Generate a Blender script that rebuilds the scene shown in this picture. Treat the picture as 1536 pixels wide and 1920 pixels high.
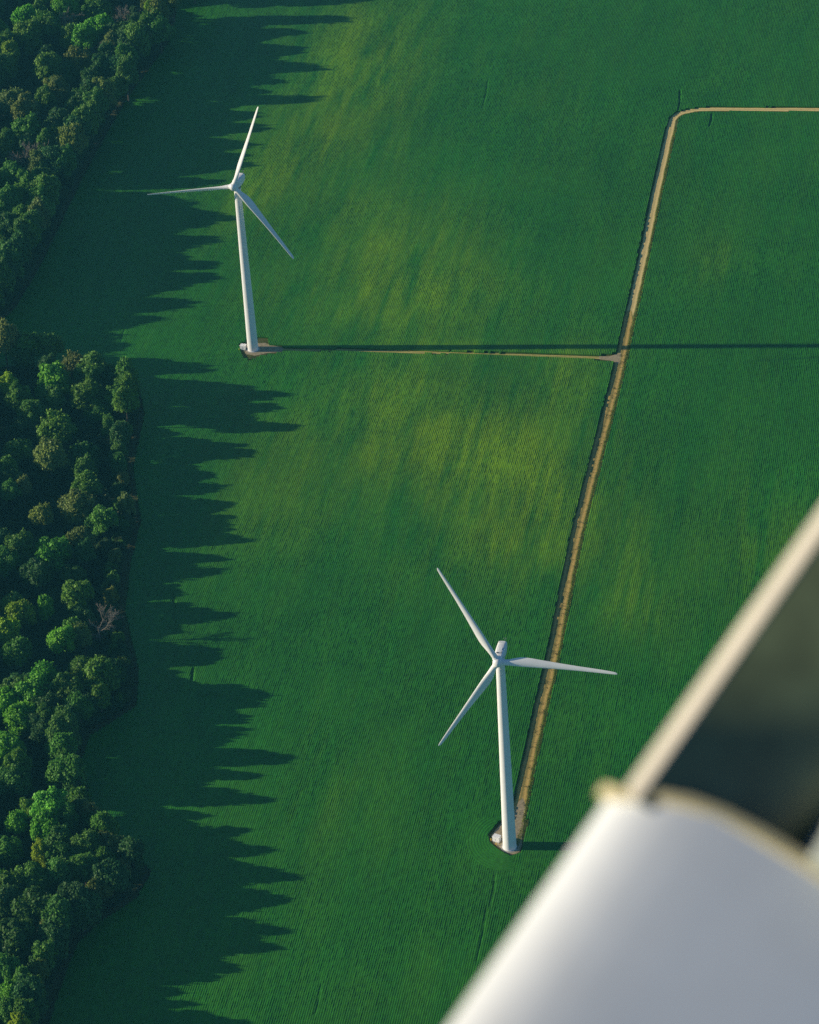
import bpy, math, random
import numpy as np
from mathutils import Matrix, Vector

for o in list(bpy.data.objects):
    bpy.data.objects.remove(o, do_unlink=True)
SC = bpy.context.scene
COL = SC.collection

# ------------------------------------------------------------------ camera
CAM_POS = np.array([0.0, 0.0, 688.3])
PITCH, ROLL = 0.58331, -0.068497            # below the horizon, about the lens axis
FW = np.array([0.0, math.cos(PITCH), -math.sin(PITCH)])
_r = np.array([1.0, 0.0, 0.0]); _u = np.cross(_r, FW)
RT = math.cos(ROLL) * _r + math.sin(ROLL) * _u
UP = -math.sin(ROLL) * _r + math.cos(ROLL) * _u
cd = bpy.data.cameras.new('camera')
cd.sensor_fit = 'VERTICAL'; cd.sensor_height = 36.0; cd.lens = 112.05
cd.clip_start = 0.1; cd.clip_end = 20000
cd.dof.use_dof = True; cd.dof.focus_distance = 1230.0; cd.dof.aperture_fstop = 5.2
cam = bpy.data.objects.new('camera', cd); COL.objects.link(cam)
cam.matrix_world = Matrix(((RT[0], UP[0], -FW[0], CAM_POS[0]), (RT[1], UP[1], -FW[1], CAM_POS[1]),
                           (RT[2], UP[2], -FW[2], CAM_POS[2]), (0, 0, 0, 1)))
SC.camera = cam

# ------------------------------------------------------------------ sky, sun, exposure
SUN_EL = math.radians(14.86)
SUN_AZ = math.radians(180 - 7.2)            # direction towards the sun, from +X anticlockwise
SUN = Vector((math.cos(SUN_AZ) * math.cos(SUN_EL), math.sin(SUN_AZ) * math.cos(SUN_EL), math.sin(SUN_EL)))
world = bpy.data.worlds.new('World'); SC.world = world; world.use_nodes = True
wn = world.node_tree.nodes; wl = world.node_tree.links
sky = wn.new('ShaderNodeTexSky'); sky.sky_type = 'NISHITA'; sky.sun_disc = False
sky.sun_elevation = SUN_EL
sky.sun_rotation = math.pi / 2 - SUN_AZ     # measured clockwise from +Y
sky.altitude = 300; sky.air_density = 1.0; sky.dust_density = 0.2; sky.ozone_density = 5.0
wl.new(sky.outputs[0], wn['Background'].inputs[0]); wn['Background'].inputs[1].default_value = 0.06
sd_ = bpy.data.lights.new('sun', 'SUN'); sd_.energy = 5.0; sd_.angle = math.radians(0.53); sd_.color = (1.0, 0.86, 0.64)
sun = bpy.data.objects.new('sun', sd_); COL.objects.link(sun)
sun.rotation_euler = SUN.to_track_quat('Z', 'Y').to_euler(); sun.location = (-400, 1100, 300)
SC.view_settings.view_transform = 'Standard'; SC.view_settings.look = 'None'
SC.view_settings.exposure = 0.76; SC.view_settings.gamma = 1.0; SC.view_settings.use_curve_mapping = False
SC.render.engine = 'CYCLES'
SC.cycles.max_bounces = 4; SC.cycles.diffuse_bounces = 2; SC.cycles.glossy_bounces = 2
SC.cycles.transmission_bounces = 4; SC.cycles.volume_bounces = 0; SC.cycles.transparent_max_bounces = 8
SC.cycles.use_denoising = False; SC.cycles.use_adaptive_sampling = False
SC.cycles.sample_clamp_indirect = 4.0

# ------------------------------------------------------------------ helpers
def mesh_np(name, verts, faces, mat=None, smooth=False):
    """verts (n,3); faces (m,4) quads or (m,3) triangles"""
    verts = np.asarray(verts, dtype=np.float32); faces = np.asarray(faces, dtype=np.int32)
    k = faces.shape[1]
    me = bpy.data.meshes.new(name)
    me.vertices.add(len(verts)); me.vertices.foreach_set('co', verts.ravel())
    me.loops.add(faces.size); me.loops.foreach_set('vertex_index', faces.ravel())
    me.polygons.add(len(faces))
    me.polygons.foreach_set('loop_start', np.arange(0, faces.size, k, dtype=np.int32))
    if smooth: me.polygons.foreach_set('use_smooth', np.ones(len(faces), dtype=bool))
    me.update(calc_edges=True)
    if mat: me.materials.append(mat)
    return me

def attr(me, name, data, kind='FLOAT'):
    a = me.attributes.new(name, kind, 'POINT')
    a.data.foreach_set('value' if kind == 'FLOAT' else 'color', np.asarray(data, dtype=np.float32).ravel())

class MB:
    """collects shapes for one mesh"""
    def __init__(s): s.v = []; s.f = []
    def add(s, v, f):
        n = len(s.v); s.v += [tuple(map(float, p)) for p in v]; s.f += [tuple(i + n for i in q) for q in f]; return s
    def box(s, c, d, bev=0.0, M=None):
        x, y, z = [k / 2 for k in d]
        if bev > 0:
            rings = []
            for zz, ins in ((-z, bev), (-z + bev, 0), (z - bev, 0), (z, bev)):
                a, b, g = x - ins, y - ins, bev
                rings.append([(-a + g, -b, zz), (a - g, -b, zz), (a, -b + g, zz), (a, b - g, zz), (a - g, b, zz), (-a + g, b, zz), (-a, b - g, zz), (-a, -b + g, zz)])
            return s.loft([[tuple(p[i] + c[i] for i in range(3)) for p in r] for r in rings], M)
        v = [(c[0] + i * x, c[1] + j * y, c[2] + k * z) for k in (-1, 1) for j in (-1, 1) for i in (-1, 1)]
        if M: v = [tuple(M @ Vector(p)) for p in v]
        return s.add(v, [(0, 2, 3, 1), (4, 5, 7, 6), (0, 1, 5, 4), (2, 6, 7, 3), (0, 4, 6, 2), (1, 3, 7, 5)])
    def loft(s, rings, M=None, caps=True):
        n = len(rings[0]); v = [p for r in rings for p in r]
        if M: v = [tuple(M @ Vector(p)) for p in v]
        f = []
        for i in range(len(rings) - 1):
            for j in range(n):
                k = (j + 1) % n
                f.append((i * n + j, i * n + k, (i + 1) * n + k, (i + 1) * n + j))
        if caps:
            f.append(tuple(reversed(range(n)))); f.append(tuple((len(rings) - 1) * n + j for j in range(n)))
        return s.add(v, f)
    def lathe(s, prof, seg=24, M=None, caps=True):
        return s.loft([[(r * math.cos(2 * math.pi * j / seg), r * math.sin(2 * math.pi * j / seg), z) for j in range(seg)] for r, z in prof], M, caps)
    def tube(s, a, b, ra, rb, seg=6):
        a, b = Vector(a), Vector(b); d = b - a
        q = d.to_track_quat('Z', 'Y').to_matrix()
        R = [[tuple(p + q @ Vector((r * math.cos(2 * math.pi * j / seg), r * math.sin(2 * math.pi * j / seg), 0))) for j in range(seg)] for p, r in ((a, ra), (b, rb))]
        return s.loft(R)
    def mesh(s, name, mat, smooth=False):
        me = bpy.data.meshes.new(name); me.from_pydata(s.v, [], s.f)
        me.materials.append(mat); me.update()
        if smooth: me.shade_smooth() if smooth is True else me.set_sharp_from_angle(angle=smooth)
        return me

def obj(name, me, parent=None, loc=(0, 0, 0), rot=(0, 0, 0), scale=(1, 1, 1)):
    o = bpy.data.objects.new(name, me); COL.objects.link(o)
    o.parent = parent; o.location = loc; o.rotation_euler = rot; o.scale = scale
    return o
def tag(o, label=None, cat=None, group=None, kind=None):
    if label: o['label'] = label
    if cat: o['category'] = cat
    if group: o['group'] = group
    if kind: o['kind'] = kind
    return o
def smooth_by(me, ang=40):
    me.shade_smooth(); me.set_sharp_from_angle(angle=math.radians(ang)); return me

class NT:
    def __init__(s, name):
        s.m = bpy.data.materials.new(name); s.m.use_nodes = True
        s.t = s.m.node_tree; s.n = s.t.nodes; s.b = s.n['Principled BSDF']; s.out = s.n['Material Output']
    def new(s, kind, **kw):
        n = s.n.new(kind)
        for k, v in kw.items():
            if k.startswith('i_'):
                key = k[2:]; n.inputs[int(key) if key.isdigit() else key].default_value = v
            else: setattr(n, k, v)
        return n
    def link(s, a, b): s.t.links.new(a, b)
    def noise(s, scale, detail=4, rough=.55, vec=None):
        n = s.new('ShaderNodeTexNoise'); n.inputs['Scale'].default_value = scale
        n.inputs['Detail'].default_value = detail; n.inputs['Roughness'].default_value = rough
        if vec: s.link(vec, n.inputs['Vector'])
        return n.outputs['Fac']
    def ramp(s, fac, stops):
        r = s.new('ShaderNodeValToRGB'); e = r.color_ramp.elements
        while len(e) < len(stops): e.new(0.5)
        for k, (p, c) in enumerate(stops): e[k].position = p; e[k].color = (*c, 1)
        s.link(fac, r.inputs[0]); return r.outputs[0]
    def mix(s, fac, a, b, mode='MIX'):
        n = s.new('ShaderNodeMix', data_type='RGBA', blend_type=mode)
        for k, v in ((0, fac), (6, a), (7, b)):
            if hasattr(v, 'is_output'): s.link(v, n.inputs[k])
            else: n.inputs[k].default_value = v if k == 0 else (*v, 1)
        return n.outputs[2]
    def math(s, op, a, b=0.0):
        n = s.new('ShaderNodeMath', operation=op)
        for k, v in ((0, a), (1, b)):
            if hasattr(v, 'is_output'): s.link(v, n.inputs[k])
            else: n.inputs[k].default_value = v
        return n.outputs[0]
    def pos(s): return s.new('ShaderNodeNewGeometry').outputs['Position']
    def bump(s, h, strength=.5, dist=.1):
        b = s.new('ShaderNodeBump'); b.inputs['Strength'].default_value = strength; b.inputs['Distance'].default_value = dist
        s.link(h, b.inputs['Height']); s.link(b.outputs[0], s.b.inputs['Normal'])
    def color(s, c):
        if hasattr(c, 'is_output'): s.link(c, s.b.inputs['Base Color'])
        else: s.b.inputs['Base Color'].default_value = (*c, 1)
    def set(s, rough=.6, spec=.3, metal=0.0):
        s.b.inputs['Roughness'].default_value = rough; s.b.inputs['Specular IOR Level'].default_value = spec; s.b.inputs['Metallic'].default_value = metal

def vnoise(x, y, scale, seed):
    """smooth value noise in 0..1"""
    x = np.asarray(x) / scale + 1000.37; y = np.asarray(y) / scale + 1000.91
    xi = np.floor(x).astype(np.int64); yi = np.floor(y).astype(np.int64); fx = x - xi; fy = y - yi
    fx = fx * fx * (3 - 2 * fx); fy = fy * fy * (3 - 2 * fy)
    def h(a, b):
        n = (a * 374761393 + b * 668265263 + seed * 144269504) & 0x7fffffff
        n = ((n ^ (n >> 13)) * 1274126177) & 0x7fffffff
        return ((n ^ (n >> 16)) & 0xffff) / 65535.0
    return (h(xi, yi) * (1 - fx) + h(xi + 1, yi) * fx) * (1 - fy) + (h(xi, yi + 1) * (1 - fx) + h(xi + 1, yi + 1) * fx) * fy

def inside(x, y, poly):
    c = np.zeros(np.shape(x), dtype=bool)
    for i in range(len(poly)):
        x1, y1 = poly[i]; x2, y2 = poly[i - 1]
        if y1 == y2: continue
        c ^= ((y1 > y) != (y2 > y)) & (x < (x2 - x1) * (y - y1) / (y2 - y1) + x1)
    return c
def dist_line(x, y, line):
    best = np.full(np.shape(x), 1e9)
    for (x1, y1), (x2, y2) in zip(line[:-1], line[1:]):
        dx, dy = x2 - x1, y2 - y1; L = dx * dx + dy * dy
        t = np.clip(((x - x1) * dx + (y - y1) * dy) / L, 0, 1)
        best = np.minimum(best, np.hypot(x - x1 - t * dx, y - y1 - t * dy))
    return best
def resample(line, step, jitter=0.0, seed=1):
    """Catmull-Rom through the points"""
    P = [np.array(p, float) for p in line]; P = [2 * P[0] - P[1]] + P + [2 * P[-1] - P[-2]]
    rnd = random.Random(seed); out = []
    for i in range(1, len(P) - 2):
        n = max(1, int(np.linalg.norm(P[i + 1] - P[i]) / step))
        for k in range(n):
            t = k / n; a, b, c, d = P[i - 1:i + 3]
            out.append(.5 * ((2 * b) + (-a + c) * t + (2 * a - 5 * b + 4 * c - d) * t * t + (-a + 3 * b - 3 * c + d) * t ** 3))
    out.append(P[-2]); return np.array(out)

HAZE_COL = (.12, .58, .82, 1); HAZE_DEN = .00004

# ------------------------------------------------------------------ plan of the place (metres)
TURBINE_N = (-61.9, 1177.2); TURBINE_S = (26.0, 834.1)
ROAD = [(25.8, 833.6), (29.4, 847.1), (35.1, 876.3), (41.4, 907.0), (48.3, 938.9), (64.1, 1020.0), (88.8, 1128.5), (94.2, 1153.9), (109.3, 1226.3), (123.1, 1294.8), (136.2, 1357.0)]
BEND = [(136.2, 1357.0), (138.6, 1366.8), (141.8, 1371.6), (147.0, 1373.8), (156.0, 1374.2), (207.9, 1365.9), (290, 1353.4)]
BRANCH = [(-58.4, 1175.8), (-47.0, 1174.7), (-10.7, 1168.9), (56.6, 1155.9), (78.7, 1151.5), (93.2, 1148.6)]
PAD_S = [(23.2, 848.1), (19.0, 841.0), (19.3, 837.0), (21.7, 833.0), (25.9, 828.8), (29.6, 830.2), (31.2, 837.5), (33.6, 848)]
PAD_N = [(-68.3, 1181.8), (-61.5, 1186.6), (-55.4, 1185.8), (-55.0, 1180.3), (-49.3, 1178.0), (-49.3, 1172.4), (-58.4, 1170.9), (-63.0, 1167.5), (-66.3, 1170.6)]
WOOD_N = [(-78.8, 1580.3), (-103.6, 1543.3), (-107.8, 1491.7), (-127.7, 1426.5), (-144.5, 1349.9), (-160.0, 1263.8), (-169.1, 1226.4), (-185.5, 1196.1)]
WOOD_S = [(-230, 1174), (-183.6, 1171.2), (-163.2, 1172.9), (-124.2, 1165.5), (-112.5, 1155.2), (-108.9, 1129.0), (-112.3, 1088.3), (-107.7, 1048.8), (-110.9, 1019.3), (-111.7, 987.3), (-105.3, 949.1), (-105.4, 928.5), (-121.3, 912.8), (-124.1, 896.4), (-119.4, 873.9), (-110.2, 851.6), (-97.2, 833.5), (-101.6, 821.2), (-112.6, 811.3), (-120.0, 801.1), (-123.3, 787.0), (-126.3, 770.0), (-130.1, 745.2), (-138, 690)]
POLY_N = [tuple(p) for p in resample(WOOD_N, 8)] + [(-250, 1196), (-600, 1200), (-600, 1900), (-78, 1900)]
POLY_S = [tuple(p) for p in resample(WOOD_S, 8)] + [(-138, 400), (-600, 400), (-600, 1174)]
PATCHES = [(2.7, 1453.3, 22, 50.3, 0.65), (-30.5, 1369.9, 26, 50.3, 0.65), (1.3, 1254.2, 31.9, 34.8, 0.6), (4.5, 1210.2, 40.4, 23.2, 0.6), (-7.4, 1126.9, 23.4, 30.9, 0.95), (44.2, 1103.4, 25.5, 27.1, 0.7), (42.7, 1047.8, 31.9, 34.8, 1), (21.3, 1081.9, 21.3, 27.1, 0.7), (68.1, 1129.7, 12.8, 19.3, 0.6), (78.4, 1002.3, 10.6, 27.1, 0.38), (85.0, 976.5, 9.6, 19.3, 0.33), (-51.8, 1079.2, 25.5, 42.6, 0.2), (143.6, 1224.2, 10.6, 15.5, 0.2), (-35.8, 865.1, 14.9, 23.2, 0.08), (132.4, 1010.2, 19.1, 30.9, 0.3), (-58.5, 1324.6, 10.6, 38.7, 0.5), (34.4, 1162.6, 46.8, 5.4, 0.5), (-17.9, 1488.0, 17.0, 34.8, 0.6), (-56.1, 1048.6, 19.1, 27.1, 0.18), (47.1, 1020.8, 19.1, 23.2, 0.6)]
TRACKS = [[(-117.2, 1213.0), (-119.1, 1190.2)], [(-92.4, 1001.4), (-91.0, 980.1)], [(-83.2, 948.6), (-84.8, 929.2)], [(20.1, 819.1), (17.4, 803.1)], [(16.3, 803.2), (11.6, 777.4)], [(-111.9, 1402.3), (-118.4, 1366.3)], [(-39.0, 769.7), (-40.9, 757.4)], [(52.9, 1421.0), (48.6, 1392.1)], [(144.5, 1394.8), (141.6, 1374.9)], [(-97.0, 1268.2), (-98.6, 1253.5)], [(157.0, 1368.5), (154.2, 1355.9)]]

# ------------------------------------------------------------------ materials
def mat_ground():
    t = NT('grass_and_soil'); p = t.pos()
    a = t.ramp(t.noise(.35, 5, .6, p), [(.3, (.045, .06, .018)), (.55, (.085, .10, .025)), (.75, (.13, .11, .05))])
    b = t.ramp(t.noise(3.0, 3, .6, p), [(.3, (.55, .55, .55)), (.7, (1.25, 1.25, 1.2))])
    t.color(t.mix(1.0, a, b, 'MULTIPLY')); t.bump(t.noise(4, 3, .6, p), .8, .15); t.set(.9, .1); return t.m
def mat_crop():
    t = NT('crop_leaves'); p = t.pos()
    at = t.new('ShaderNodeAttribute', attribute_name='tint'); sp = t.new('ShaderNodeSeparateColor'); t.link(at.outputs['Color'], sp.inputs[0])
    c = t.mix(sp.outputs[0], CROP_DEEP, CROP_RIPE)
    k = t.math('MULTIPLY', sp.outputs[1], 1.0)
    cc = t.new('ShaderNodeCombineColor')
    for i in range(3): t.link(k, cc.inputs[i])
    t.color(t.mix(1.0, c, cc.outputs[0], 'MULTIPLY')); t.set(.55, .25)
    t.bump(t.noise(7, 2, .6, p), .35, .06)
    tr = t.new('ShaderNodeBsdfTranslucent'); ms = t.new('ShaderNodeMixShader'); ms.inputs[0].default_value = .12
    t.link(t.b.inputs['Base Color'].links[0].from_socket, tr.inputs[0])
    t.link(t.b.outputs[0], ms.inputs[1]); t.link(tr.outputs[0], ms.inputs[2]); t.link(ms.outputs[0], t.out.inputs[0])
    return t.m
def mat_track(name, base, dark, mid, mid_amt, edge):
    t = NT(name); p = t.pos()
    ac = t.new('ShaderNodeAttribute', attribute_name='across').outputs['Fac']
    ab = t.math('ABSOLUTE', ac)
    c = t.ramp(t.noise(.8, 5, .65, p), [(.3, dark), (.65, base)])
    n2 = t.noise(1.6, 3, .6, p)
    centre = t.math('MULTIPLY', t.math('LESS_THAN', t.math('ADD', ab, t.math('MULTIPLY', n2, .25)), .30), mid_amt)
    c = t.mix(centre, c, mid)
    rut = t.math('LESS_THAN', t.math('ABSOLUTE', t.math('SUBTRACT', t.math('ADD', ab, t.math('MULTIPLY', n2, .12)), .58)), .13)
    c = t.mix(t.math('MULTIPLY', rut, .55), c, tuple(min(1, k * 1.25) for k in base))
    side = t.math('GREATER_THAN', t.math('ADD', ab, t.math('MULTIPLY', n2, .45)), 1.05)
    c = t.mix(side, c, edge)
    t.color(c); t.bump(t.noise(5, 4, .7, p), .7, .08); t.set(.95, .1); return t.m
def mat_plain(name, c, var=.06, scale=1.2, rough=.45, spec=.4, dirt=None):
    t = NT(name); p = t.new('ShaderNodeTexCoord').outputs['Object']
    lo = tuple(x * (1 - var) for x in c); hi = tuple(min(1, x * (1 + var)) for x in c)
    col = t.ramp(t.noise(scale, 5, .6, p), [(.3, lo), (.7, hi)])
    if dirt:
        st = t.new('ShaderNodeMapping'); t.link(p, st.inputs[0]); st.inputs['Scale'].default_value = (1.0, 1.0, .06)
        f = t.math('MULTIPLY', t.ramp(t.noise(1.6, 6, .7, st.outputs[0]), [(.52, (0, 0, 0)), (.8, (1, 1, 1))]), .35)
        col = t.mix(f, col, dirt)
    t.color(col); t.set(rough, spec); t.b.inputs['Diffuse Roughness'].default_value = .9; return t.m
def mat_leaf():
    t = NT('tree_leaves')
    oc = t.new('ShaderNodeObjectInfo').outputs['Color']
    lv = t.new('ShaderNodeAttribute', attribute_name='lv').outputs['Fac']
    g = t.ramp(lv, [(0, (.55, .6, .6)), (.6, (1.0, 1.0, 1.0)), (1, (1.5, 1.35, .9))])
    c = t.mix(1.0, oc, g, 'MULTIPLY'); t.color(c); t.set(.6, .2)
    tr = t.new('ShaderNodeBsdfTranslucent'); ms = t.new('ShaderNodeMixShader'); ms.inputs[0].default_value = .3
    t.link(c, tr.inputs[0]); t.link(t.b.outputs[0], ms.inputs[1]); t.link(tr.outputs[0], ms.inputs[2]); t.link(ms.outputs[0], t.out.inputs[0])
    return t.m
CROP_DEEP = (.024, .192, .012); CROP_RIPE = (.20, .40, .004)
M_GROUND = mat_ground(); M_CROP = mat_crop(); M_LEAF = mat_leaf()
M_GRAVEL = mat_track('pale_gravel', (.68, .52, .22), (.50, .38, .15), (.46, .38, .17), .6, (.17, .20, .05))
M_DIRT = mat_track('brown_dirt', (.50, .35, .105), (.31, .21, .06), (.20, .18, .055), .8, (.16, .17, .04))
M_TRACK = mat_track('farm_track_soil', (.50, .41, .14), (.30, .27, .08), (.13, .17, .03), .9, (.12, .17, .03))
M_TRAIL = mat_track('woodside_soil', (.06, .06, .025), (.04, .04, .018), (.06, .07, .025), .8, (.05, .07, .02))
M_PAD = mat_plain('pad_gravel', (.42, .34, .21), .3, .9, .95, .1)
M_FLOOR = mat_plain('shaded_leaf_litter', (.012, .026, .012), .4, .3, .95, .1)  # litter kept near black, shade beneath the crowns is in the colour
M_WHITE = mat_plain('turbine_paint', (.88, .88, .87), .03, .5, .42, .45, dirt=(.62, .60, .54))
M_BLADE = mat_plain('blade_gelcoat', (.88, .88, .87), .03, .3, .4, .5)
M_GREY = mat_plain('grey_metal', (.35, .36, .37), .1, 2, .5, .5)
M_DARK = mat_plain('dark_vent', (.04, .045, .05), .1, 2, .6, .3)
M_YELLOW = mat_plain('yellow_paint', (.75, .52, .04), .1, 3, .5, .4)
M_CONC = mat_plain('concrete', (.48, .45, .40), .12, 1.5, .9, .2)
M_BARK = mat_plain('bark', (.13, .11, .09), .3, 2, .95, .1)
M_BARE = mat_plain('grey_twigs', (.26, .23, .19), .2, 2, .9, .1)

# ------------------------------------------------------------------ ground
g = MB(); g.add([(-4000, -2900, 0), (4000, -2900, 0), (4000, 5100, 0), (-4000, 5100, 0)], [(0, 1, 2, 3)])
tag(obj('ground', g.mesh('ground', M_GROUND)), kind='structure')
def flat_poly(name, pts, z, mat):
    m = MB(); m.add([(x, y, z) for x, y in pts], [tuple(range(len(pts)))]); me = m.mesh(name, mat)
    return tag(obj(name, me), kind='structure')
def orient(p):
    a = sum(p[i - 1][0] * p[i][1] - p[i][0] * p[i - 1][1] for i in range(len(p)))
    return p if a > 0 else p[::-1]
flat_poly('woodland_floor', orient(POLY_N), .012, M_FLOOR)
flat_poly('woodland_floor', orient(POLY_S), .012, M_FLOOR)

def ribbon(name, line, hw, z, mat, off=0.0, wob=.25, step=2.0, seed=1, taper=None):
    P = resample(line, step); T = np.gradient(P, axis=0); T /= np.linalg.norm(T, axis=1)[:, None]; N = np.stack([T[:, 1], -T[:, 0]], 1)
    cols = np.linspace(-1, 1, 9); V = []; A = []
    for i in range(len(P)):
        wl_ = hw + wob * (vnoise(P[i, 0], P[i, 1], 4, seed) - .5) * 2; wr = hw + wob * (vnoise(P[i, 0], P[i, 1], 4, seed + 7) - .5) * 2
        k = taper(i, len(P)) if taper else 1.0
        for c in cols:
            q = P[i] + N[i] * (off + c * k * (wl_ if c < 0 else wr)); V.append((q[0], q[1], z)); A.append(c)
    n = len(cols); F = [(i * n + j, i * n + j + 1, (i + 1) * n + j + 1, (i + 1) * n + j) for i in range(len(P) - 1) for j in range(n - 1)]
    me = mesh_np(name, V, F, mat); attr(me, 'across', A)
    return tag(obj(name, me), kind='structure')
i_mud = [k for k, p in enumerate(ROAD) if p[1] < 1180]
ribbon('gravel_road', [(99.4, 1180.0)] + ROAD[8:-1] + BEND, 1.95, .016, M_GRAVEL, off=-.25)
ribbon('dirt_road', ROAD[1:8] + [(100.9, 1189.0)], 2.15, .020, M_DIRT, off=-.3, wob=.35, taper=lambda i, n: min(1.0, math.sqrt(max(0.0, (n - 1 - i) / 3.5))) * .999 + .001)
ribbon('farm_track', BRANCH, 1.05, .024, M_TRACK, wob=.2)
tri = [(92.0, 1144.0), (93.5, 1153.5), (88.5, 1151.2), (84.0, 1151.6), (84.0, 1149.2), (88.5, 1147.6)]
flat_poly('track_mouth', orient(tri), .028, M_PAD)
ribbon('woodside_trail', WOOD_N, 1.5, .020, M_TRAIL, wob=.5, step=3)
ribbon('woodside_trail', WOOD_S, 1.5, .020, M_TRAIL, wob=.5, step=3)
def blob(c, rx, ry, n=40, seed=0, w=.12):
    return [(c[0] + rx * math.cos(a) * (1 + w * math.sin(3 * a + seed) + w * .6 * math.sin(7 * a + 2 * seed)), c[1] + ry * math.sin(a) * (1 + w * math.cos(2 * a + seed))) for a in [2 * math.pi * k / n for k in range(n)]]
flat_poly('turbine_pad', [(24.8, 848.5), (23.0, 845.6), (20.4, 841.3), (20.1, 838.6), (20.6, 836.4), (22.6, 833.7), (24.6, 831.4), (26.0, 830.0), (28.0, 830.4), (29.3, 831.4), (30.2, 835.0), (30.4, 838.5), (31.1, 843.0), (32.0, 849.0), (33.0, 855.0), (32.2, 860.0), (30.6, 858.0), (28.9, 853.0), (27.0, 850.0)][::-1], .032, M_PAD)
flat_poly('turbine_pad', orient([(-67.3, 1180.0), (-62.5, 1182.2), (-57.0, 1182.0), (-53, 1179.0), (-49, 1177.0), (-49, 1173.4), (-56, 1173.2), (-61.0, 1171.6), (-65.0, 1173.6)]), .032, M_PAD)

# ------------------------------------------------------------------ crop field: real rows, 75 cm apart
PHI = math.radians(11.87); E_ = (math.cos(PHI), -math.sin(PHI)); D_ = (math.sin(PHI), math.cos(PHI))
ROW = .75; TOP = .56
rng = np.random.default_rng(5)
def wob_woods(x, y):
    return inside(x, y, POLY_N) | inside(x, y, POLY_S) | inside(x, y, [(-184, 1165), (-184, 1203), (-300, 1203), (-300, 1165)])
def removed(x, y):
    jx = (vnoise(x, y, 1.5, 3) - .5) * .5
    r = wob_woods(x, y)
    r |= dist_line(x, y, WOOD_N) + jx < 2.2; r |= dist_line(x, y, WOOD_S) + jx < 2.2
    r |= dist_line(x, y, ROAD) + jx < 2.85; r |= dist_line(x, y, BEND) + jx < 2.5
    r |= dist_line(x, y, BRANCH) + jx < 1.35
    r |= inside(x, y, PAD_S); r |= inside(x, y, PAD_N)
    r |= inside(x, y, [(92.0, 1142.0), (93.5, 1155.5), (88.5, 1152.4), (82.0, 1152.4), (82.0, 1148.4), (88.5, 1146.6)])
    return r
def ripeness(x, y):
    r = np.zeros(np.shape(x))
    for cx, cy, sx, sy, w in PATCHES:
        u = (x - cx) * E_[0] + (y - cy) * E_[1]; v = (x - cx) * D_[0] + (y - cy) * D_[1]
        r = r + w * np.exp(-(u / (sx * 1.15)) ** 2 - (v / (sy * 1.3)) ** 2)
    r = np.minimum(r, 1.15)
    u = x * E_[0] + y * E_[1]; v = x * D_[0] + y * D_[1]
    n = .40 * vnoise(u, v / 7, 9, 1) + .38 * vnoise(u, v / 9, 3.0, 2) + .22 * vnoise(u, v / 10, 1.0, 9)
    broad = vnoise(x, y, 45, 11) * .6 + vnoise(x, y, 20, 12) * .4
    return np.clip(1.12 * r * np.clip(1.5 * n - .18, 0, 1.4) * (.45 + .95 * broad) + .16 * (n - .40) + .10 * np.clip(broad - .45, 0, 1), 0, 1)
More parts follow.
